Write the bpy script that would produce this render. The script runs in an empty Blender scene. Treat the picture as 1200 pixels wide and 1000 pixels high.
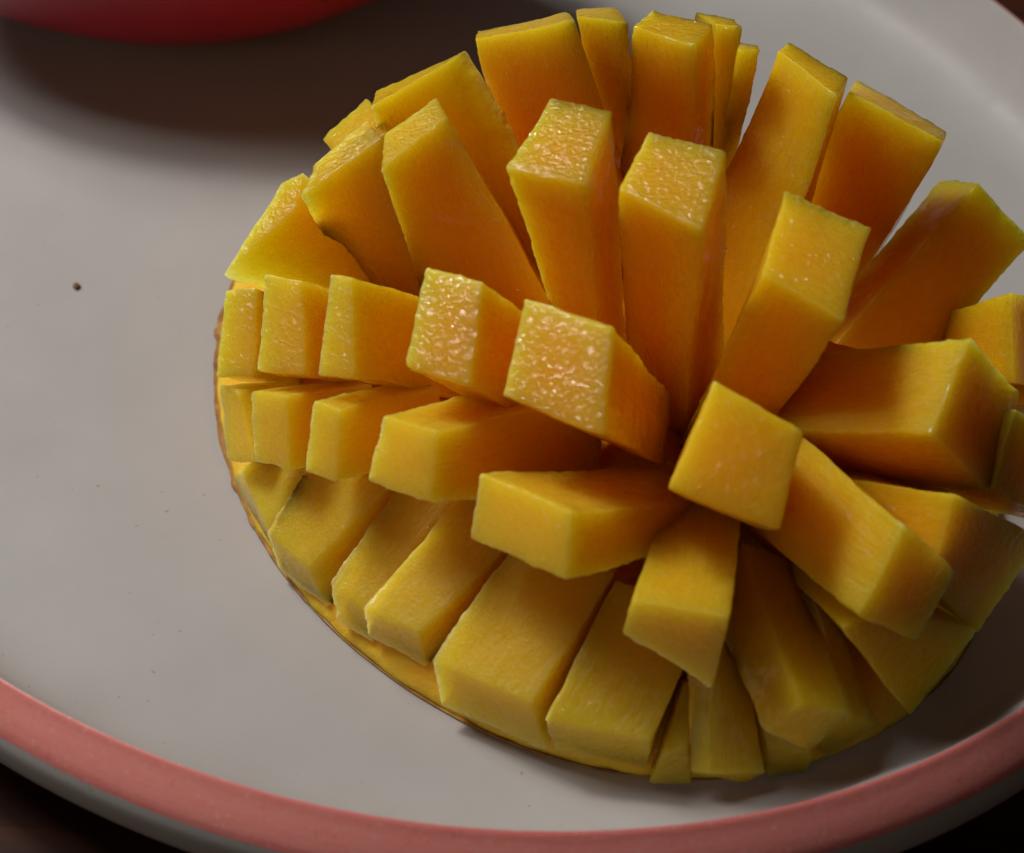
import bpy, bmesh, math, random
from mathutils import Vector, noise, Matrix

S = 0.01                                   # the scene is written in centimetres, built in metres
sc = bpy.context.scene
COL = sc.collection
random.seed(7)

# ------------------------------------------------------------------ camera
cam = bpy.data.cameras.new("camera")
cam.sensor_width = 36.0
cam.lens = 18.0 / math.tan(math.radians(16.0))
cam.clip_start = 0.01
cam.clip_end = 20.0
cam.dof.use_dof = True
cam.dof.focus_distance = 0.233
cam.dof.aperture_fstop = 22.0
camo = bpy.data.objects.new("camera", cam)
COL.objects.link(camo)
camo.matrix_world = (Matrix.Translation(Vector((0.08, -20.82, 18.417)) * S)
                     @ Matrix.Rotation(math.radians(90 - 46), 4, 'X')
                     @ Matrix.Rotation(math.radians(4.0), 4, 'Z'))
sc.camera = camo

# ------------------------------------------------------------------ light
world = bpy.data.worlds.new("World")
sc.world = world
world.use_nodes = True
bg = world.node_tree.nodes["Background"]
bg.inputs["Color"].default_value = (1.0, 0.85, 0.68, 1)
bg.inputs["Strength"].default_value = 0.008


def area_light(name, pos, target, sx, sy, power, color):
    l = bpy.data.lights.new(name, 'AREA')
    l.shape = 'RECTANGLE'
    l.size, l.size_y = sx * S, sy * S
    l.energy = power
    l.color = color
    o = bpy.data.objects.new(name, l)
    COL.objects.link(o)
    o.location = Vector(pos) * S
    d = (Vector(target) - Vector(pos)).normalized()
    o.rotation_euler = d.to_track_quat('-Z', 'Y').to_euler()
    return o


area_light("window_light", (-56, 25, 78), (0, 0, 2), 44, 40, 5.4, (1.0, 0.97, 0.94))
area_light("glint_light", (-47, 25, 78), (0, 0, 2), 12, 12, 2.7, (1.0, 0.95, 0.88))  # small extra source, added so the wet cube faces sparkle
area_light("fill_light", (-58, -72, 40), (0, 0, 2), 70, 50, 0.65, (1.0, 0.86, 0.70))  # added weak warm fill from the front left, not a source in the room
sc.view_settings.view_transform = 'Standard'
sc.view_settings.look = 'None'
sc.view_settings.exposure = 0.0
sc.view_settings.gamma = 1.0


# ------------------------------------------------------------------ helpers
def tag(o, label=None, cat=None, group=None, kind=None):
    if label: o["label"] = label
    if cat: o["category"] = cat
    if group: o["group"] = group
    if kind: o["kind"] = kind
    return o


def empty(name, loc):
    o = bpy.data.objects.new(name, None)
    COL.objects.link(o)
    o.location = Vector(loc) * S
    o.empty_display_size = 0.01
    return o


def mesh_obj(name, verts, faces, mats, parent=None, origin=(0, 0, 0), smooth=True, mat_idx=None):
    """verts in world centimetres"""
    og = Vector(origin)
    me = bpy.data.meshes.new(name)
    me.from_pydata([(Vector(v) - og) * S for v in verts], [], faces)
    for m in mats: me.materials.append(m)
    if mat_idx: me.polygons.foreach_set("material_index", mat_idx)
    me.polygons.foreach_set("use_smooth", [smooth] * len(me.polygons))
    me.update()
    o = bpy.data.objects.new(name, me)
    COL.objects.link(o)
    loc = og * S
    if parent:
        o.parent = parent
        loc = loc - parent.location
    o.location = loc
    return o


def nz(p, f, seed=0.0):
    return noise.noise(Vector(p) * f + Vector((seed * 13.7, seed * 7.1, seed * 3.3)))


def nzv(p, f, seed=0.0):
    return noise.noise_vector(Vector(p) * f + Vector((seed * 13.7, seed * 7.1, seed * 3.3)))


# ------------------------------------------------------------------ materials
def mat(name):
    m = bpy.data.materials.new(name)
    m.use_nodes = True
    nt = m.node_tree
    return m, nt, nt.nodes["Principled BSDF"]


def node(nt, kind, **kw):
    n = nt.nodes.new(kind)
    for k, v in kw.items():
        if k in n.inputs: n.inputs[k].default_value = v
        else: setattr(n, k, v)
    return n


def ramp(nt, fac, stops):
    r = nt.nodes.new("ShaderNodeValToRGB")
    e = r.color_ramp.elements
    while len(e) < len(stops): e.new(0.5)
    for el, (p, c) in zip(e, stops):
        el.position = p
        el.color = (*c, 1)
    nt.links.new(fac, r.inputs[0])
    return r.outputs[0]


def mixc(nt, fac, a, b, mode='MIX'):
    m = nt.nodes.new("ShaderNodeMix")
    m.data_type = 'RGBA'
    m.blend_type = mode
    for sock, v in ((m.inputs[0], fac), (m.inputs[6], a), (m.inputs[7], b)):
        if hasattr(v, "links"): nt.links.new(v, sock)
        elif isinstance(v, (int, float)): sock.default_value = v
        else: sock.default_value = (*v, 1)
    return m.outputs[2]


def math_n(nt, op, a, b=None):
    m = nt.nodes.new("ShaderNodeMath")
    m.operation = op
    for s, v in ((m.inputs[0], a), (m.inputs[1], b)):
        if v is None: continue
        if hasattr(v, "links"): nt.links.new(v, s)
        else: s.default_value = v
    return m.outputs[0]


def position(nt):
    return nt.nodes.new("ShaderNodeNewGeometry").outputs["Position"]


def tex_noise(nt, vec, scale, detail=3, rough=0.55, dist=0.0):
    n = node(nt, "ShaderNodeTexNoise", Scale=scale, Detail=detail, Roughness=rough, Distortion=dist)
    nt.links.new(vec, n.inputs["Vector"])
    return n.outputs["Fac"]


def bump(nt, height, strength, dist, normal=None):
    b = node(nt, "ShaderNodeBump", Strength=strength, Distance=dist)
    nt.links.new(height, b.inputs["Height"])
    if normal: nt.links.new(normal, b.inputs["Normal"])
    return b.outputs["Normal"]


def flesh_material(name, deep, pale, rough, tip=False, scale=0.022):
    m, nt, p = mat(name)
    pos = position(nt)
    at = node(nt, "ShaderNodeAttribute", attribute_name="pale")
    cut = node(nt, "ShaderNodeAttribute", attribute_name="cut").outputs["Vector"]
    wet = node(nt, "ShaderNodeAttribute", attribute_name="wet").outputs["Fac"]
    mp = node(nt, "ShaderNodeMapping")
    mp.inputs["Scale"].default_value = (9.0, 9.0, 1.3)                # fibres run from the skin to the stone
    nt.links.new(cut, mp.inputs["Vector"])
    fib = tex_noise(nt, mp.outputs[0], 1.6, 4, 0.65, 0.5)
    n1 = tex_noise(nt, pos, 130, 4, 0.6)
    n2 = tex_noise(nt, pos, 700, 3, 0.6)
    f = math_n(nt, 'ADD', at.outputs["Fac"], math_n(nt, 'MULTIPLY', math_n(nt, 'SUBTRACT', n1, 0.5), 1.0))
    f = math_n(nt, 'ADD', f, math_n(nt, 'MULTIPLY', math_n(nt, 'SUBTRACT', n2, 0.5), 0.25))
    f = math_n(nt, 'ADD', f, math_n(nt, 'MULTIPLY', math_n(nt, 'SUBTRACT', fib, 0.5), 0.9))
    mid = tuple((a + b) / 2 for a, b in zip(deep, pale))
    c = ramp(nt, f, [(0.0, deep), (0.5, mid), (1.0, pale)])
    nt.links.new(c, p.inputs["Base Color"])
    p.subsurface_method = 'RANDOM_WALK'
    p.inputs["Subsurface Weight"].default_value = 1.0
    p.inputs["Subsurface Radius"].default_value = (0.92, 0.85, 0.30)
    p.inputs["Subsurface Scale"].default_value = scale
    p.inputs["IOR"].default_value = 1.38
    p.inputs["Specular IOR Level"].default_value = 0.2
    r = tex_noise(nt, pos, 420, 3, 0.6)
    nt.links.new(ramp(nt, r, [(0.3, (rough * 0.7,) * 3), (0.7, (rough * 1.4,) * 3)]), p.inputs["Roughness"])
    p.inputs["Coat IOR"].default_value = 1.45
    if tip:
        # wet torn face next to the stone: small pits and ridges that break up the window's reflection
        nn = node(nt, "ShaderNodeTexNoise", Scale=700.0, Detail=2.0)
        nt.links.new(pos, nn.inputs["Vector"])
        sc_ = nt.nodes.new("ShaderNodeVectorMath"); sc_.operation = 'SCALE'
        sc_.inputs["Scale"].default_value = 0.0016
        nt.links.new(nn.outputs["Color"], sc_.inputs[0])
        wn = nt.nodes.new("ShaderNodeVectorMath"); wn.operation = 'ADD'
        nt.links.new(pos, wn.inputs[0]); nt.links.new(sc_.outputs[0], wn.inputs[1])
        v = node(nt, "ShaderNodeTexVoronoi", Scale=1100.0, feature='SMOOTH_F1', Smoothness=0.25)
        nt.links.new(wn.outputs[0], v.inputs["Vector"])
        h = math_n(nt, 'ADD', v.outputs["Distance"], math_n(nt, 'MULTIPLY', tex_noise(nt, pos, 900, 2, 0.5, 0.6), 1.5))
        nt.links.new(bump(nt, h, 1.0, 0.00034), p.inputs["Coat Normal"])
        nt.links.new(wet, p.inputs["Coat Weight"])
        p.inputs["Coat Roughness"].default_value = 0.035
        nrm = bump(nt, h, 0.4, 0.00025)
    else:
        h = math_n(nt, 'ADD', tex_noise(nt, pos, 500, 4, 0.6), math_n(nt, 'MULTIPLY', tex_noise(nt, pos, 2500, 3, 0.6), 0.35))
        h = math_n(nt, 'ADD', h, math_n(nt, 'MULTIPLY', fib, 1.2))
        nrm = bump(nt, h, 0.5, 0.0006)
        drops = ramp(nt, tex_noise(nt, pos, 1100, 2, 0.5), [(0.53, (0, 0, 0)), (0.70, (1, 1, 1))])
        nt.links.new(bump(nt, drops, 1.0, 0.0003), p.inputs["Coat Normal"])
        p.inputs["Coat Weight"].default_value = 0.5
        p.inputs["Coat Roughness"].default_value = 0.10
    nt.links.new(nrm, p.inputs["Normal"])
    return m


M_side = flesh_material("mango_flesh", (0.98, 0.385, 0.002), (0.96, 0.468, 0.022), 0.34)
M_tip = flesh_material("mango_flesh_wet_face", (0.98, 0.335, 0.002), (0.96, 0.45, 0.022), 0.32, tip=True)


M_bed = flesh_material("mango_flesh_bed", (0.92, 0.36, 0.003), (0.94, 0.56, 0.05), 0.55, scale=0.0015)
M_bed.node_tree.nodes["Principled BSDF"].inputs["Specular IOR Level"].default_value = 0.1
M_bed.node_tree.nodes["Principled BSDF"].inputs["Coat Weight"].default_value = 0.0


def skin_material():
    m, nt, p = mat("mango_skin")
    pos = position(nt)
    c = ramp(nt, tex_noise(nt, pos, 500, 4), [(0.3, (0.26, 0.10, 0.012)), (0.7, (0.52, 0.27, 0.045))])
    nt.links.new(c, p.inputs["Base Color"])
    p.inputs["Roughness"].default_value = 0.5
    p.inputs["Subsurface Weight"].default_value = 0.3
    p.inputs["Subsurface Scale"].default_value = 0.001
    return m


M_skin = skin_material()


def glaze_material():
    m, nt, p = mat("cream_glaze")
    pos = position(nt)
    c1 = ramp(nt, tex_noise(nt, pos, 22, 5, 0.6), [(0.3, (0.405, 0.390, 0.378)), (0.7, (0.465, 0.452, 0.442))])
    sp = tex_noise(nt, pos, 900, 2, 0.5)
    c2 = mixc(nt, ramp(nt, sp, [(0.735, (0, 0, 0)), (0.76, (1, 1, 1))]), c1, (0.33, 0.27, 0.21))
    nt.links.new(c2, p.inputs["Base Color"])
    nt.links.new(ramp(nt, tex_noise(nt, pos, 60, 4, 0.6, 0.8), [(0.35, (0.46,) * 3), (0.65, (0.64,) * 3)]), p.inputs["Roughness"])
    p.inputs["IOR"].default_value = 1.4
    nt.links.new(bump(nt, tex_noise(nt, pos, 120, 3), 0.12, 0.0005), p.inputs["Normal"])
    return m


M_glaze = glaze_material()


def band_material():
    m, nt, p = mat("pink_painted_glaze")
    uv = node(nt, "ShaderNodeAttribute", attribute_name="band")      # x along the rim, y across it
    pos = position(nt)
    mp = node(nt, "ShaderNodeMapping")
    mp.inputs["Scale"].default_value = (14.0, 9.0, 1.0)
    nt.links.new(uv.outputs["Vector"], mp.inputs["Vector"])
    st = tex_noise(nt, mp.outputs[0], 1.6, 5, 0.65)
    sepx = nt.nodes.new("ShaderNodeSeparateXYZ")
    nt.links.new(uv.outputs["Vector"], sepx.inputs[0])
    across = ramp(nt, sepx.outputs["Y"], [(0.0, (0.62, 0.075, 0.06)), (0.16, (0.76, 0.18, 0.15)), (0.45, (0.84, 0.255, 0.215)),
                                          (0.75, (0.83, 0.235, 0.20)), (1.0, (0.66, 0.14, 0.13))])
    c = mixc(nt, ramp(nt, st, [(0.35, (0, 0, 0)), (0.7, (0.55, 0.55, 0.55))]), across, (0.80, 0.34, 0.32))
    sp = tex_noise(nt, pos, 1600, 2, 0.6)
    c = mixc(nt, ramp(nt, sp, [(0.62, (0, 0, 0)), (0.72, (0.55, 0.55, 0.55))]), c, (0.85, 0.46, 0.42))
    sp2 = tex_noise(nt, pos, 1300, 2, 0.6)
    c = mixc(nt, ramp(nt, sp2, [(0.30, (0.2, 0.2, 0.2)), (0.38, (0, 0, 0))]), c, (0.42, 0.05, 0.05))
    nt.links.new(c, p.inputs["Base Color"])
    p.inputs["Roughness"].default_value = 0.4
    nt.links.new(bump(nt, tex_noise(nt, pos, 900, 3), 0.10, 0.0003), p.inputs["Normal"])
    return m


M_band = band_material()


def table_material():
    m, nt, p = mat("dark_wood")
    pos = position(nt)
    mp = node(nt, "ShaderNodeMapping")
    mp.inputs["Scale"].default_value = (6.0, 60.0, 1.0)
    mp.inputs["Rotation"].default_value = (0, 0, 0.4)
    nt.links.new(pos, mp.inputs["Vector"])
    g = tex_noise(nt, mp.outputs[0], 4.0, 6, 0.65, 0.4)
    nt.links.new(ramp(nt, g, [(0.3, (0.020, 0.005, 0.002)), (0.7, (0.070, 0.020, 0.008))]), p.inputs["Base Color"])
    p.inputs["Roughness"].default_value = 0.6
    p.inputs["Specular IOR Level"].default_value = 0.15
    nt.links.new(bump(nt, g, 0.2, 0.0008), p.inputs["Normal"])
    return m


M_table = table_material()


def fruit_material():
    m, nt, p = mat("red_fruit_skin")
    pos = position(nt)
    c = ramp(nt, tex_noise(nt, pos, 28, 4, 0.6), [(0.3, (0.27, 0.010, 0.024)), (0.7, (0.37, 0.022, 0.044))])
    v = tex_noise(nt, pos, 300, 2, 0.5)
    c = mixc(nt, ramp(nt, v, [(0.70, (0, 0, 0)), (0.76, (0.8, 0.8, 0.8))]), c, (0.06, 0.008, 0.006))
    nt.links.new(c, p.inputs["Base Color"])
    p.inputs["Roughness"].default_value = 0.4
    p.inputs["Subsurface Weight"].default_value = 0.15
    p.inputs["Subsurface Scale"].default_value = 0.002
    return m


M_fruit = fruit_material()


def plain_material(name, col, rough=0.6):
    m, nt, p = mat(name)
    pos = position(nt)
    c = ramp(nt, tex_noise(nt, pos, 1500, 3), [(0.3, tuple(x * 0.6 for x in col)), (0.7, col)])
    nt.links.new(c, p.inputs["Base Color"])
    p.inputs["Roughness"].default_value = rough
    return m


M_crumb = plain_material("brown_crumb", (0.14, 0.07, 0.025))

# ------------------------------------------------------------------ table
TZ = -0.62
N = 24
tv = [(-90 + 180 * i / N, -90 + 180 * j / N, TZ) for j in range(N + 1) for i in range(N + 1)]
tf = [(j * (N + 1) + i, j * (N + 1) + i + 1, (j + 1) * (N + 1) + i + 1, (j + 1) * (N + 1) + i) for j in range(N) for i in range(N)]
tag(mesh_obj("table_top", tv, tf, [M_table]), "dark brown table top under the plate", None, kind="structure")

# ------------------------------------------------------------------ plate: slightly oval, cream glaze, pink painted lip
PC = Vector((-1.02, 1.04, 0))
PA, PB, PANG = 11.90, 10.73, math.atan2(-0.8156, 0.5786)
plate = empty("plate", (PC.x, PC.y, TZ))
tag(plate, "cream glazed oval plate with a broad pink painted rim, on the dark table", "plate")


def plate_pt(th, d, z):
    """d: distance outwards from the crest of the rim"""
    k = 1.0 + d / 11.3
    x, y = PA * math.cos(th) * k, PB * math.sin(th) * k
    c, s = math.cos(PANG), math.sin(PANG)
    wob = 0.02 * noise.noise(Vector((math.cos(th) * 1.5, math.sin(th) * 1.5, 3.0)))
    return (PC.x + c * x - s * y, PC.y + s * x + c * y, z + (wob if z > 0.8 else 0))


def catmull(pts, n):
    out = []
    for i in range(len(pts) - 1):
        p0, p1, p2, p3 = pts[max(i - 1, 0)], pts[i], pts[i + 1], pts[min(i + 2, len(pts) - 1)]
        for k in range(n):
            t = k / n
            out.append(tuple(0.5 * (2 * b + (c - a) * t + (2 * a - 5 * b + 4 * c - d) * t * t + (3 * b - a - 3 * c + d) * t ** 3)
                             for a, b, c, d in zip(p0, p1, p2, p3)))
    out.append(pts[-1])
    return out


SEG = 320


def lathe(name, prof, mats, parent, attr=False, closed_centre=False):
    vs, fs, at = [], [], []
    n = len(prof)
    for s in range(SEG):
        th = 2 * math.pi * s / SEG
        for i, (d, z) in enumerate(prof):
            vs.append(plate_pt(th, d, z))
            at.append((th, i / (n - 1), 0.0))
    for s in range(SEG):
        t = (s + 1) % SEG
        for i in range(n - 1):
            fs.append((s * n + i, t * n + i, t * n + i + 1, s * n + i + 1))
    o = mesh_obj(name, vs, fs, mats, parent, (PC.x, PC.y, TZ))
    if attr:
        a = o.data.attributes.new("band", 'FLOAT_VECTOR', 'POINT')
        a.data.foreach_set("vector", [c for v in at for c in v])
    return o


inner = catmull([(-11.29, 0.0), (-8.0, 0.0), (-5.0, 0.0), (-3.0, 0.0), (-1.9, 0.01), (-1.1, 0.07), (-0.62, 0.28), (-0.32, 0.70), (-0.14, 1.08), (-0.04, 1.32), (0.0, 1.40)], 5)
outer = catmull([(0.43, 0.97), (0.50, 0.78), (0.47, 0.45), (0.15, 0.1), (-1.0, -0.25), (-2.5, -0.42), (-3.6, -0.50), (-3.75, -0.61), (-4.0, -0.61), (-4.15, -0.45), (-7, -0.42), (-11.29, -0.42)], 4)
lip = catmull([(0.0, 1.40), (0.04, 1.385), (0.12, 1.31), (0.26, 1.18), (0.37, 1.06), (0.43, 0.97)], 4)
lathe("dish", inner, [M_glaze], plate)
lathe("underside", outer, [M_glaze], plate)
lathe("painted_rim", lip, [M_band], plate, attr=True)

# ------------------------------------------------------------------ mango half, turned inside out
MC = Vector((1.20, -2.22, 0.05))
AX = Vector((0.447, -0.894, 0)); AY = Vector((0.894, 0.447, 0))
mango = empty("mango_half", (MC.x, MC.y, 0))
tag(mango, "halved yellow mango scored into cubes and turned inside out, in the middle of the plate", "mango")


def dome_pt(th, ph, grow=0.0, h=1.7):
    w = math.cos(th) * -0.95 + math.sin(th) * -0.30            # far left part of the half is a little narrower
    grow -= 0.30 * max(0.0, w) ** 1.5
    a, b = 6.82 + grow, 5.42 + grow
    c = math.cos(ph) ** 1.45
    return MC + AX * (a * math.cos(th) * c) + AY * (b * math.sin(th) * c) + Vector((0, 0, h * math.sin(ph)))


def set_attr(o, name, vals):
    a = o.data.attributes.new(name, 'FLOAT', 'POINT')
    a.data.foreach_set("value", vals)


nth, nph = 200, 44
bv, bf, pal = [], [], []
for j in range(nph + 1):
    ph = (math.pi / 2) * j / nph * 0.995
    for i in range(nth):
        th = 2 * math.pi * i / nth
        p = dome_pt(th, ph)
        n = (p - MC).normalized()
        p = p + n * ((0.06 * nz(p, 0.9, 1) + 0.03 * nz(p, 3.5, 2)) * (0.4 + 0.6 * min(1, ph * 3)) + 0.03 * nz(p, 7.0, 3))
        bv.append(p)
        pal.append(max(0.0, 1.1 - 1.2 * ph))
for j in range(nph):
    for i in range(nth):
        k = (i + 1) % nth
        bf.append((j * nth + i, j * nth + k, (j + 1) * nth + k, (j + 1) * nth + i))
bf.append(tuple(nph * nth + i for i in range(nth)))
bf.append(tuple(reversed(range(nth))))
bed = mesh_obj("flesh_bed", bv, bf, [M_bed], mango, MC)
set_attr(bed, "pale", pal)
ba = bed.data.attributes.new("cut", 'FLOAT_VECTOR', 'POINT')
ba.data.foreach_set("vector", [x for v in bv for x in (v.x * 0.5, v.y * 0.5, v.z * 4)])

# the skin: a thin brown shell edge that the flesh stands on
kv, kf = [], []
ns = 720
for i in range(ns):
    th = 2 * math.pi * i / ns
    base = dome_pt(th, 0)
    out = (base - MC); out.z = 0; out.normalize()
    w = max(0.0, out.dot(Vector((-0.9, 0.42, 0))))
    rag = abs(nz(base, 2.2, 5)) * 0.07 * (0.3 + 1.2 * w) + max(0, nz(base, 3.1, 6) - 0.30) * 0.35 * w
    lipw = 0.02 + 0.03 * w ** 1.5 + rag * 0.6
    for d, z in ((-0.10, 0.02), (lipw * 0.8, 0.012), (lipw, 0.06), (lipw * 0.9, 0.05 + 0.06 * w ** 2 + rag * 0.7), (-0.12, 0.08 + 0.06 * w ** 2)):
        q = base + out * d
        q.z = z
        kv.append(q)
for i in range(ns):
    k = (i + 1) % ns
    for j in range(4):
        kf.append((i * 5 + j, k * 5 + j, k * 5 + j + 1, i * 5 + j + 1))
mesh_obj("skin", kv, kf, [M_skin], mango, MC)

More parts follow.
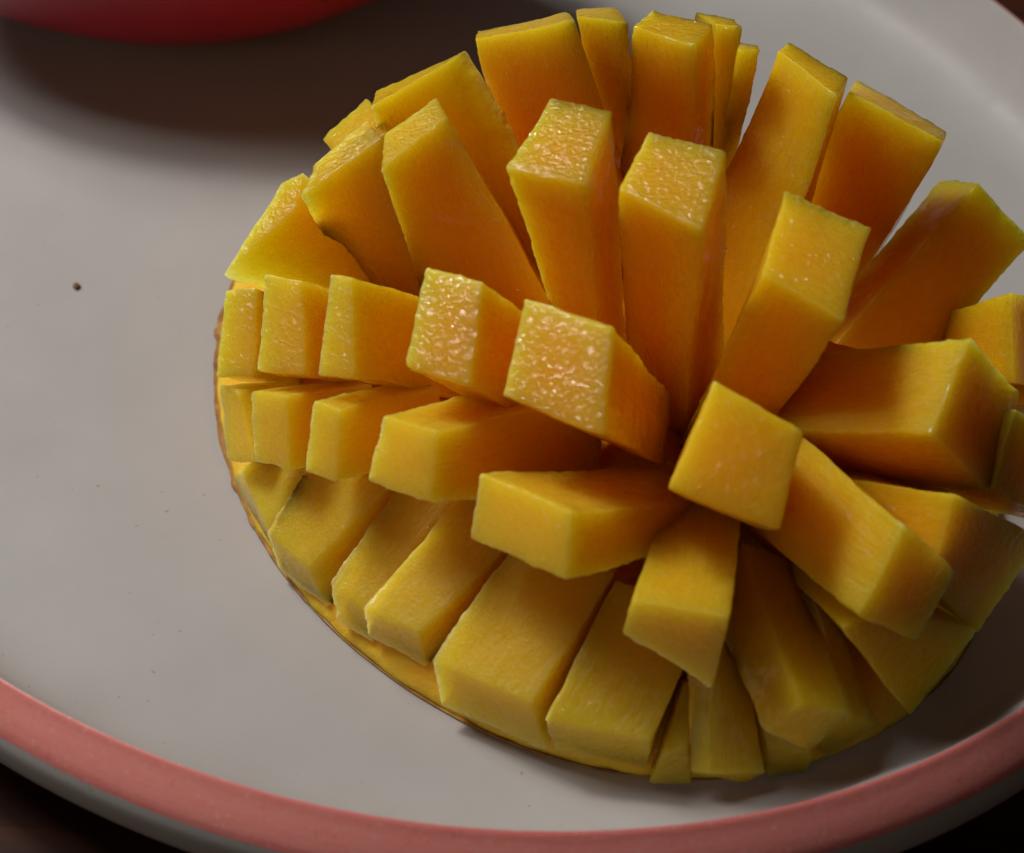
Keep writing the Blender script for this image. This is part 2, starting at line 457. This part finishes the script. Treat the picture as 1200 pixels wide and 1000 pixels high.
# corners of every cube in centimetres: four of the outer face, then four of the root, same order
CUBES = {
    'L1': (0.60, 0.90, 0.40, ((-3.826, -3.423, 2.598), (-3.385, -3.459, 2.746), (-3.286, -4.398, 1.986), (-3.810, -4.319, 1.841)), ((-3.262, -2.331, 1.238), (-2.860, -2.365, 1.372), (-2.770, -3.220, 0.680), (-3.247, -3.148, 0.548))),
    'L2': (0.50, 0.85, 0.40, ((-3.165, -3.854, 3.317), (-2.668, -4.051, 3.435), (-2.550, -4.980, 2.703), (-3.212, -4.782, 2.491)), ((-2.250, -2.573, 1.751), (-1.792, -2.754, 1.859), (-1.684, -3.611, 1.184), (-2.293, -3.428, 0.989))),
    'L3': (0.30, 0.80, 0.40, ((-2.284, -4.384, 3.847), (-1.994, -4.518, 3.950), (-1.843, -5.504, 3.241), (-2.318, -5.303, 3.056)), ((-0.994, -2.940, 2.111), (-0.704, -3.075, 2.214), (-0.552, -4.061, 1.505), (-1.027, -3.860, 1.320))),
    'L4': (0.10, 0.60, 1.00, ((-1.060, -4.824, 4.439), (-0.366, -5.133, 4.573), (-0.424, -6.185, 3.880), (-1.222, -5.773, 3.761)), ((0.056, -3.419, 2.118), (0.702, -3.707, 2.243), (0.648, -4.686, 1.598), (-0.095, -4.303, 1.487))),
    'L5': (0.05, 0.55, 1.00, ((0.145, -5.418, 4.582), (1.136, -5.891, 4.737), (1.105, -6.964, 4.034), (-0.043, -6.322, 3.915)), ((1.404, -4.053, 2.065), (2.128, -4.399, 2.178), (2.106, -5.183, 1.665), (1.266, -4.713, 1.577))),
    'C6': (0.10, 0.50, 0.30, ((2.280, -6.404, 4.471), (3.346, -6.809, 4.140), (3.132, -7.691, 3.369), (1.891, -7.340, 3.648)), ((2.455, -4.402, 1.747), (3.183, -4.679, 1.522), (3.036, -5.281, 0.996), (2.190, -5.041, 1.186))),
    'C7': (0.25, 0.60, 0.40, ((4.490, -7.634, 3.666), (5.302, -7.526, 2.743), (4.903, -8.019, 2.056), (4.106, -8.216, 2.730)), ((3.208, -5.195, 2.866), (3.918, -5.115, 2.020), (3.597, -5.763, 0.817), (2.672, -5.898, 1.842))),
    'C8': (0.05, 0.30, 0.40, ((4.611, -7.772, 2.298), (5.886, -7.333, 1.467), (5.187, -7.966, 0.542), (3.987, -8.095, 2.324)), ((3.584, -6.665, 2.331), (4.658, -6.046, 1.038), (4.426, -6.227, 0.707), (3.551, -6.832, 1.690))),
    'M1': (0.70, 0.95, 0.40, ((-3.822, -4.200, 1.628), (-3.504, -4.482, 1.844), (-3.207, -5.310, 1.342), (-3.610, -5.004, 1.003)), ((-2.981, -3.622, 1.162), (-2.663, -3.904, 1.378), (-2.366, -4.732, 0.876), (-2.769, -4.426, 0.537))),
    'M2': (0.55, 0.90, 0.40, ((-3.254, -4.879, 2.247), (-2.761, -5.210, 2.535), (-2.631, -5.823, 1.828), (-3.151, -5.462, 1.543)), ((-2.263, -3.952, 1.627), (-1.769, -4.283, 1.914), (-1.640, -4.896, 1.208), (-2.159, -4.535, 0.923))),
    'M3': (0.40, 0.85, 0.40, ((-2.385, -5.565, 2.853), (-1.987, -5.820, 3.002), (-1.984, -6.329, 2.261), (-2.421, -6.043, 2.105)), ((-1.286, -4.296, 2.030), (-0.858, -4.569, 2.190), (-0.855, -5.115, 1.394), (-1.325, -4.809, 1.227))),
    'M4': (0.25, 0.80, 0.40, ((-1.473, -6.100, 3.236), (-0.772, -6.588, 3.551), (-0.778, -7.089, 2.809), (-1.579, -6.502, 2.493)), ((0.397, -4.087, 1.974), (1.242, -4.675, 2.353), (1.235, -5.279, 1.459), (0.269, -4.571, 1.079))),
    'M5': (0.20, 0.75, 0.40, ((-0.279, -6.798, 3.102), (0.810, -7.742, 3.514), (0.800, -8.195, 2.900), (-0.359, -7.225, 2.417)), ((2.055, -5.188, 1.670), (2.784, -5.820, 1.945), (2.778, -6.123, 1.534), (2.002, -5.474, 1.211))),
    'M6': (0.20, 0.70, 0.40, ((1.533, -8.240, 2.733), (2.660, -8.443, 2.781), (2.567, -8.625, 1.699), (1.476, -8.325, 2.211)), ((2.270, -5.329, 2.068), (3.017, -5.464, 2.099), (2.955, -5.584, 1.383), (2.232, -5.386, 1.722))),
    'K1': (0.00, 0.40, 0.40, ((-3.162, -2.387, 3.613), (-2.865, -2.370, 3.795), (-2.920, -2.785, 3.555), (-3.830, -3.337, 2.745)), ((-1.856, -1.191, 1.330), (-1.183, -1.780, 1.429), (-1.450, -1.911, 1.207), (-2.958, -1.408, 0.576))),
    'K1b': (0.00, 0.40, 0.50, ((-2.719, -2.565, 4.083), (-2.092, -2.012, 4.459), (-1.841, -2.412, 4.506), (-2.829, -3.102, 3.944)), ((-1.378, -1.143, 1.278), (-0.497, -1.819, 1.564), (-0.175, -3.646, 1.405), (-2.149, -1.453, 0.878))),
    'K2': (0.00, 0.40, 0.50, ((-1.796, -2.533, 4.667), (-1.187, -2.074, 4.914), (-1.001, -2.549, 5.011), (-1.753, -3.375, 4.714)), ((-0.892, -1.840, 1.039), (0.642, -2.283, 1.716), (1.215, -4.259, 2.030), (-0.995, -2.545, 1.018))),
    'K3': (0.00, 0.40, 1.00, ((0.270, -2.557, 5.382), (1.025, -2.936, 5.503), (0.750, -4.182, 5.372), (-0.217, -3.792, 5.211)), ((1.298, -3.347, 1.354), (1.632, -3.960, 1.525), (1.334, -4.309, 1.589), (0.887, -3.518, 1.373))),
    'K4': (0.00, 0.40, 0.90, ((1.513, -3.096, 5.408), (2.421, -3.523, 5.489), (2.117, -4.891, 5.371), (1.117, -4.160, 5.298)), ((2.130, -3.363, 1.378), (2.906, -3.903, 1.469), (2.341, -4.511, 1.421), (1.651, -3.690, 1.339))),
    'K5': (0.00, 0.40, 0.50, ((3.153, -3.691, 5.132), (4.202, -4.079, 4.951), (3.760, -5.708, 4.869), (2.817, -5.188, 5.047)), ((2.791, -3.806, 1.314), (3.745, -4.159, 1.149), (3.064, -4.819, 1.186), (2.228, -4.631, 1.320))),
    'K6': (0.00, 0.40, 0.20, ((5.357, -5.233, 4.312), (6.276, -5.012, 3.275), (5.800, -6.287, 2.796), (4.853, -6.458, 3.913)), ((3.120, -4.134, 2.624), (4.084, -3.574, 1.824), (3.719, -4.753, 1.280), (2.858, -4.983, 2.230))),
    'K7': (0.05, 0.30, 0.10, ((5.231, -6.831, 3.343), (6.738, -6.123, 1.854), (5.990, -7.157, 1.214), (5.141, -7.424, 2.318)), ((3.993, -5.636, 2.237), (4.854, -4.975, 1.905), (4.936, -5.549, 0.586), (4.076, -5.985, 1.371))),
    'K9': (0.05, 0.30, 0.05, ((6.098, -5.472, 3.425), (7.149, -5.046, 2.485), (7.141, -5.769, 1.681), (5.877, -6.267, 2.827)), ((4.256, -3.889, 1.699), (4.944, -3.610, 1.084), (4.938, -4.083, 0.558), (4.112, -4.409, 1.308))),
    'J0': (0.00, 0.40, 0.40, ((-2.725, -1.527, 3.769), (-2.148, -1.096, 4.148), (-1.774, -2.209, 4.469), (-2.298, -2.492, 4.119)), ((-1.034, -0.870, 1.457), (-0.623, -1.109, 1.625), (-0.375, -1.658, 1.366), (-1.230, -1.116, 1.062))),
    'J1': (0.00, 0.40, 0.40, ((-2.018, -1.440, 4.513), (-0.868, -1.273, 5.145), (-1.080, -1.539, 5.112), (-2.011, -2.122, 4.759)), ((-0.493, -0.426, 1.405), (1.116, -1.922, 1.952), (0.561, -2.297, 1.651), (-1.338, -0.876, 0.868))),
    'J2': (0.00, 0.40, 0.40, ((-0.746, -0.391, 4.817), (0.422, -0.785, 5.500), (0.491, -1.611, 5.927), (-0.749, -1.041, 5.130)), ((0.304, -0.509, 1.400), (1.902, -0.395, 1.772), (1.928, -1.669, 1.621), (0.209, -1.494, 1.248))),
    'J2b': (0.00, 0.40, 0.40, ((0.512, -0.142, 5.105), (1.018, -0.452, 5.385), (1.189, -1.730, 6.012), (0.529, -0.832, 5.423)), ((1.414, 0.631, 1.658), (1.900, 0.681, 1.661), (1.727, -0.052, 1.059), (1.483, -0.262, 1.239))),
    'J3': (0.00, 0.40, 0.60, ((1.547, -0.474, 5.390), (2.312, -0.932, 5.556), (2.070, -1.635, 5.696), (1.270, -0.993, 5.485)), ((1.963, -0.904, 1.431), (2.874, -0.997, 1.483), (2.445, -1.563, 1.428), (1.346, -1.562, 1.378))),
    'J4': (0.00, 0.40, 0.40, ((2.145, -0.051, 5.179), (2.621, -0.479, 5.363), (2.676, -0.961, 5.553), (2.346, -0.824, 5.488)), ((2.336, -0.689, 1.357), (2.968, -0.467, 1.324), (2.819, -1.178, 1.304), (2.637, -1.251, 1.314))),
    'J5': (0.00, 0.40, 0.40, ((2.699, -0.925, 5.323), (2.941, -0.980, 5.327), (2.921, -1.344, 5.493), (2.623, -1.451, 5.567)), ((2.770, 0.027, 1.379), (3.052, 0.075, 1.391), (2.921, -0.416, 1.161), (2.769, -0.285, 1.147))),
    'J6': (0.00, 0.40, 0.40, ((3.393, -0.574, 5.078), (4.143, -1.295, 5.116), (3.879, -2.078, 5.384), (3.197, -1.012, 5.239)), ((2.513, -1.361, 1.224), (3.695, -1.741, 1.077), (3.176, -3.378, 1.631), (2.037, -2.571, 1.652))),
    'J7': (0.00, 0.40, 0.40, ((4.469, -0.101, 4.267), (5.555, -1.394, 4.453), (5.261, -2.277, 4.951), (4.121, -1.378, 4.959)), ((4.158, -0.072, 1.267), (5.197, -0.307, 0.834), (4.766, -0.985, 0.424), (3.683, -0.498, 0.790))),
    'J9': (0.05, 0.30, 0.05, ((6.383, -3.286, 3.384), (7.282, -2.424, 2.561), (7.404, -3.322, 1.783), (6.485, -4.192, 2.632)), ((5.386, -1.235, 0.667), (5.682, -1.495, 0.934), (5.693, -1.997, 0.446), (5.285, -1.661, 0.305))),
    'J9b': (0.00, 0.40, 0.05, ((7.453, -2.382, 2.383), (8.342, -1.690, 1.544), (8.319, -2.798, 0.931), (7.441, -3.518, 1.738)), ((4.861, -2.477, 1.361), (5.433, -2.033, 0.821), (5.418, -2.744, 0.428), (4.854, -3.207, 0.946))),
    'N1': (0.45, 0.95, 0.40, ((-3.482, -4.835, 0.750), (-2.991, -5.931, 0.750), (-2.981, -5.725, 0.200), (-3.686, -4.569, 0.200)), ((-3.061, -4.861, 1.121), (-2.535, -5.390, 1.286), (-1.859, -4.910, 0.418), (-2.277, -4.411, 0.331))),
    'N2': (0.45, 0.95, 0.40, ((-2.972, -5.972, 0.800), (-2.353, -6.569, 0.850), (-2.096, -6.756, 0.300), (-2.819, -6.075, 0.200)), ((-2.548, -5.285, 1.333), (-1.265, -5.776, 1.807), (-0.855, -5.356, 0.761), (-1.883, -4.824, 0.446))),
    'N3': (0.45, 0.95, 0.60, ((-2.065, -6.803, 0.880), (-1.579, -7.146, 0.820), (-1.472, -7.283, 0.350), (-1.955, -7.011, 0.380)), ((-1.245, -5.757, 1.724), (-0.456, -5.792, 1.717), (-0.132, -5.356, 0.647), (-0.822, -5.323, 0.688))),
    'N4': (0.45, 0.95, 0.60, ((-1.603, -7.289, 1.000), (-0.878, -7.671, 1.050), (-0.763, -7.694, 0.400), (-1.543, -7.310, 0.500)), ((-0.428, -6.006, 1.989), (0.205, -6.698, 1.859), (0.435, -6.216, 0.784), (-0.143, -5.603, 0.895))),
    'N5': (0.45, 0.95, 0.40, ((-0.707, -7.977, 1.000), (0.505, -8.554, 1.100), (0.781, -8.663, 0.300), (-0.533, -8.188, 0.350)), ((0.257, -6.701, 1.868), (1.468, -7.091, 1.855), (1.537, -6.589, 0.767), (0.479, -6.221, 0.791))),
    'N6': (0.45, 0.95, 0.40, ((0.699, -8.722, 1.000), (1.941, -8.917, 1.000), (1.948, -8.824, 0.250), (0.823, -8.684, 0.300)), ((1.454, -7.206, 1.799), (2.571, -7.459, 1.670), (2.491, -6.899, 0.612), (1.529, -6.680, 0.723))),
    'N7': (0.05, 0.30, 0.40, ((2.104, -8.845, 0.700), (2.396, -8.792, 0.800), (2.522, -8.929, 0.150), (2.010, -8.946, 0.150)), ((2.309, -8.196, 1.191), (2.557, -8.099, 1.258), (2.482, -7.350, 0.324), (2.280, -7.408, 0.287))),
    'N8': (0.05, 0.30, 0.40, ((2.459, -8.981, 0.500), (2.667, -9.041, 0.600), (3.372, -8.874, 0.450), (3.145, -8.835, 0.120)), ((2.342, -8.234, 1.417), (2.644, -7.974, 1.933), (3.110, -8.067, 1.019), (2.876, -8.131, 0.373))),
    'N9': (0.05, 0.30, 0.40, ((3.387, -8.605, 0.500), (3.938, -8.632, 0.500), (3.962, -8.623, 0.120), (3.458, -8.749, 0.120)), ((3.127, -8.111, 1.169), (3.665, -8.167, 0.965), (3.360, -7.335, 0.156), (2.945, -7.343, 0.265))),
    'M7': (0.05, 0.30, 0.40, ((3.295, -8.733, 1.000), (3.649, -8.643, 1.500), (4.293, -8.463, 1.200), (3.878, -8.680, 0.600)), ((2.460, -7.238, 1.789), (2.915, -6.887, 2.293), (3.608, -6.721, 1.851), (3.169, -6.928, 1.231))),
    'M8': (0.05, 0.30, 0.40, ((4.033, -8.455, 0.500), (4.415, -8.270, 0.850), (4.791, -8.158, 0.500), (4.183, -8.434, 0.120)), ((3.484, -7.069, 1.527), (3.775, -7.211, 1.901), (4.274, -7.424, 1.316), (3.841, -7.405, 0.810))),
    'J8': (0.00, 0.40, 0.40, ((5.813, -0.649, 3.119), (6.719, -0.901, 2.319), (7.022, -1.656, 2.900), (6.115, -1.404, 3.700)), ((4.064, -2.598, 1.756), (5.443, -2.190, 1.132), (5.701, -2.832, 1.626), (4.321, -3.239, 2.250))),
}


def grid_steps(L, r, step):
    a = [0.0, r * 0.35, r]
    n = max(2, int(round((L - 2 * r) / step)))
    a += [r + (L - 2 * r) * i / n for i in range(1, n)]
    a += [L - r, L - r * 0.35, L]
    return a


def flesh_cube(key, T, R, pale0, pale1, wet, seed):
    T = [Vector(v) for v in T]; R = [Vector(v) for v in R]
    a = ((T[1] - T[0]).length + (R[1] - R[0]).length + (T[2] - T[3]).length + (R[2] - R[3]).length) / 4
    b = ((T[3] - T[0]).length + (R[3] - R[0]).length + (T[2] - T[1]).length + (R[2] - R[1]).length) / 4
    c = sum((T[i] - R[i]).length for i in range(4)) / 4
    r = min(0.026 + 0.014 * random.random(), a * 0.3, b * 0.3)
    X, Y, Z = grid_steps(a, r, 0.05), grid_steps(b, r, 0.05), grid_steps(c, r, 0.06)
    nx, ny, nzz = len(X) - 1, len(Y) - 1, len(Z) - 1
    ids, vs, pl, cut = {}, [], [], []
    off = Vector((random.uniform(0, 50), random.uniform(0, 50), random.uniform(0, 50)))
    og = sum(R, Vector()) / 4
    mean = sum(T, Vector()) / 4 + og

    def vid(i, j, k):
        key_ = (i, j, k)
        if key_ in ids: return ids[key_]
        p = Vector((X[i], Y[j], Z[k]))
        q = Vector((min(max(p.x, r), a - r), min(max(p.y, r), b - r), min(max(p.z, r), c - r)))
        d = p - q
        if d.length > 1e-9: p = q + d.normalized() * r
        u, v, w = p.x / a, p.y / b, p.z / c                 # w: 0 root, 1 outer face
        bot = (R[0] * (1 - u) + R[1] * u) * (1 - v) + (R[3] * (1 - u) + R[2] * u) * v
        top = (T[0] * (1 - u) + T[1] * u) * (1 - v) + (T[3] * (1 - u) + T[2] * u) * v
        P = bot * (1 - w) + top * w
        edge = 1.0 if d.length > 1e-9 and sum(abs(x) > 1e-6 for x in d) > 1 else 0.35
        P = P + nzv(P, 0.8, seed) * 0.05 + nzv(P, 3.2, seed + 1) * 0.014 + nzv(P, 9.0, seed + 2) * 0.015 * edge + nzv(P, 20.0, seed + 3) * 0.011 * edge
        ids[key_] = len(vs)
        vs.append(P)
        cut.append(p + off)
        tipd = max(0.0, 1 - (c - p.z) / 0.35)
        pl.append(min(1.0, pale0 + (pale1 - pale0) * w ** 1.5 + 0.22 * tipd ** 2))
        return ids[key_]

    fs, mi = [], []

    def quad(q, m):
        fs.append(q); mi.append(m)

    for i in range(nx):
        for j in range(ny):
            quad((vid(i, j, 0), vid(i, j + 1, 0), vid(i + 1, j + 1, 0), vid(i + 1, j, 0)), 0)
            quad((vid(i, j, nzz), vid(i + 1, j, nzz), vid(i + 1, j + 1, nzz), vid(i, j + 1, nzz)), 1)
    for i in range(nx):
        for k in range(nzz):
            quad((vid(i, 0, k), vid(i + 1, 0, k), vid(i + 1, 0, k + 1), vid(i, 0, k + 1)), 0)
            quad((vid(i, ny, k), vid(i, ny, k + 1), vid(i + 1, ny, k + 1), vid(i + 1, ny, k)), 0)
    for j in range(ny):
        for k in range(nzz):
            quad((vid(0, j, k), vid(0, j, k + 1), vid(0, j + 1, k + 1), vid(0, j + 1, k)), 0)
            quad((vid(nx, j, k), vid(nx, j + 1, k), vid(nx, j + 1, k + 1), vid(nx, j, k + 1)), 0)
    # make the shell face outwards whatever way round the corners were listed
    o = mesh_obj("flesh_cube", vs, fs, [M_side, M_tip], mango, og, mat_idx=mi)
    bm = bmesh.new(); bm.from_mesh(o.data)
    bmesh.ops.recalc_face_normals(bm, faces=bm.faces)
    bm.to_mesh(o.data); bm.free()
    set_attr(o, "pale", pl)
    set_attr(o, "wet", [wet] * len(pl))
    ca = o.data.attributes.new("cut", 'FLOAT_VECTOR', 'POINT')
    ca.data.foreach_set("vector", [x for v in cut for x in v])
    return o


for n_, (key, (p0, p1, wet, T, R)) in enumerate(CUBES.items()):
    flesh_cube(key, T, R, p0, p1, wet, n_ * 0.37 + 1)

# ------------------------------------------------------------------ red fruit behind, mostly out of the picture
fv, ff = [], []
fc = Vector((-6.15, 7.0, 3.6))
fruit_rot = Matrix.Rotation(math.radians(5), 3, 'Z') @ Matrix.Rotation(math.radians(-1), 3, 'Y')
nu, nv_ = 96, 48
for j in range(nv_ + 1):
    la = -math.pi / 2 + math.pi * j / nv_
    for i in range(nu):
        lo = 2 * math.pi * i / nu
        p = Vector((5.7 * math.sin(la), 3.6 * math.cos(la) * math.cos(lo), 3.65 * math.cos(la) * math.sin(lo)))
        t = p.x / 5.7
        p.z *= 1 - 0.06 * t; p.y *= 1 - 0.10 * t
        p = fruit_rot @ p
        p += p.normalized() * 0.05 * nz(p, 0.4, 8)
        fv.append(fc + p)
for j in range(nv_):
    for i in range(nu):
        k = (i + 1) % nu
        ff.append((j * nu + i, j * nu + k, (j + 1) * nu + k, (j + 1) * nu + i))
tag(mesh_obj("red_fruit", fv, ff, [M_fruit], None, (fc.x, fc.y, 0)),
    "whole red fruit with dark specks, cut off by the picture edge behind the cut mango", "fruit")

# ------------------------------------------------------------------ crumbs on the glaze
def crumb(x, y, size, seed, label):
    bm = bmesh.new()
    bmesh.ops.create_icosphere(bm, subdivisions=2, radius=1.0)
    vs = []
    for v in bm.verts:
        d = 1 + 0.45 * nz(v.co, 1.3, seed)
        vs.append((x + v.co.x * size * d, y + v.co.y * size * d * 1.2, size * 0.45 + v.co.z * size * 0.6 * d))
    fs = [tuple(v.index for v in f.verts) for f in bm.faces]
    bm.free()
    tag(mesh_obj("crumb", vs, fs, [M_crumb], None, (x, y, 0)), label, "crumb")


crumb(-6.68, -0.74, 0.055, 3, "tiny brown crumb lying on the bare left side of the plate")
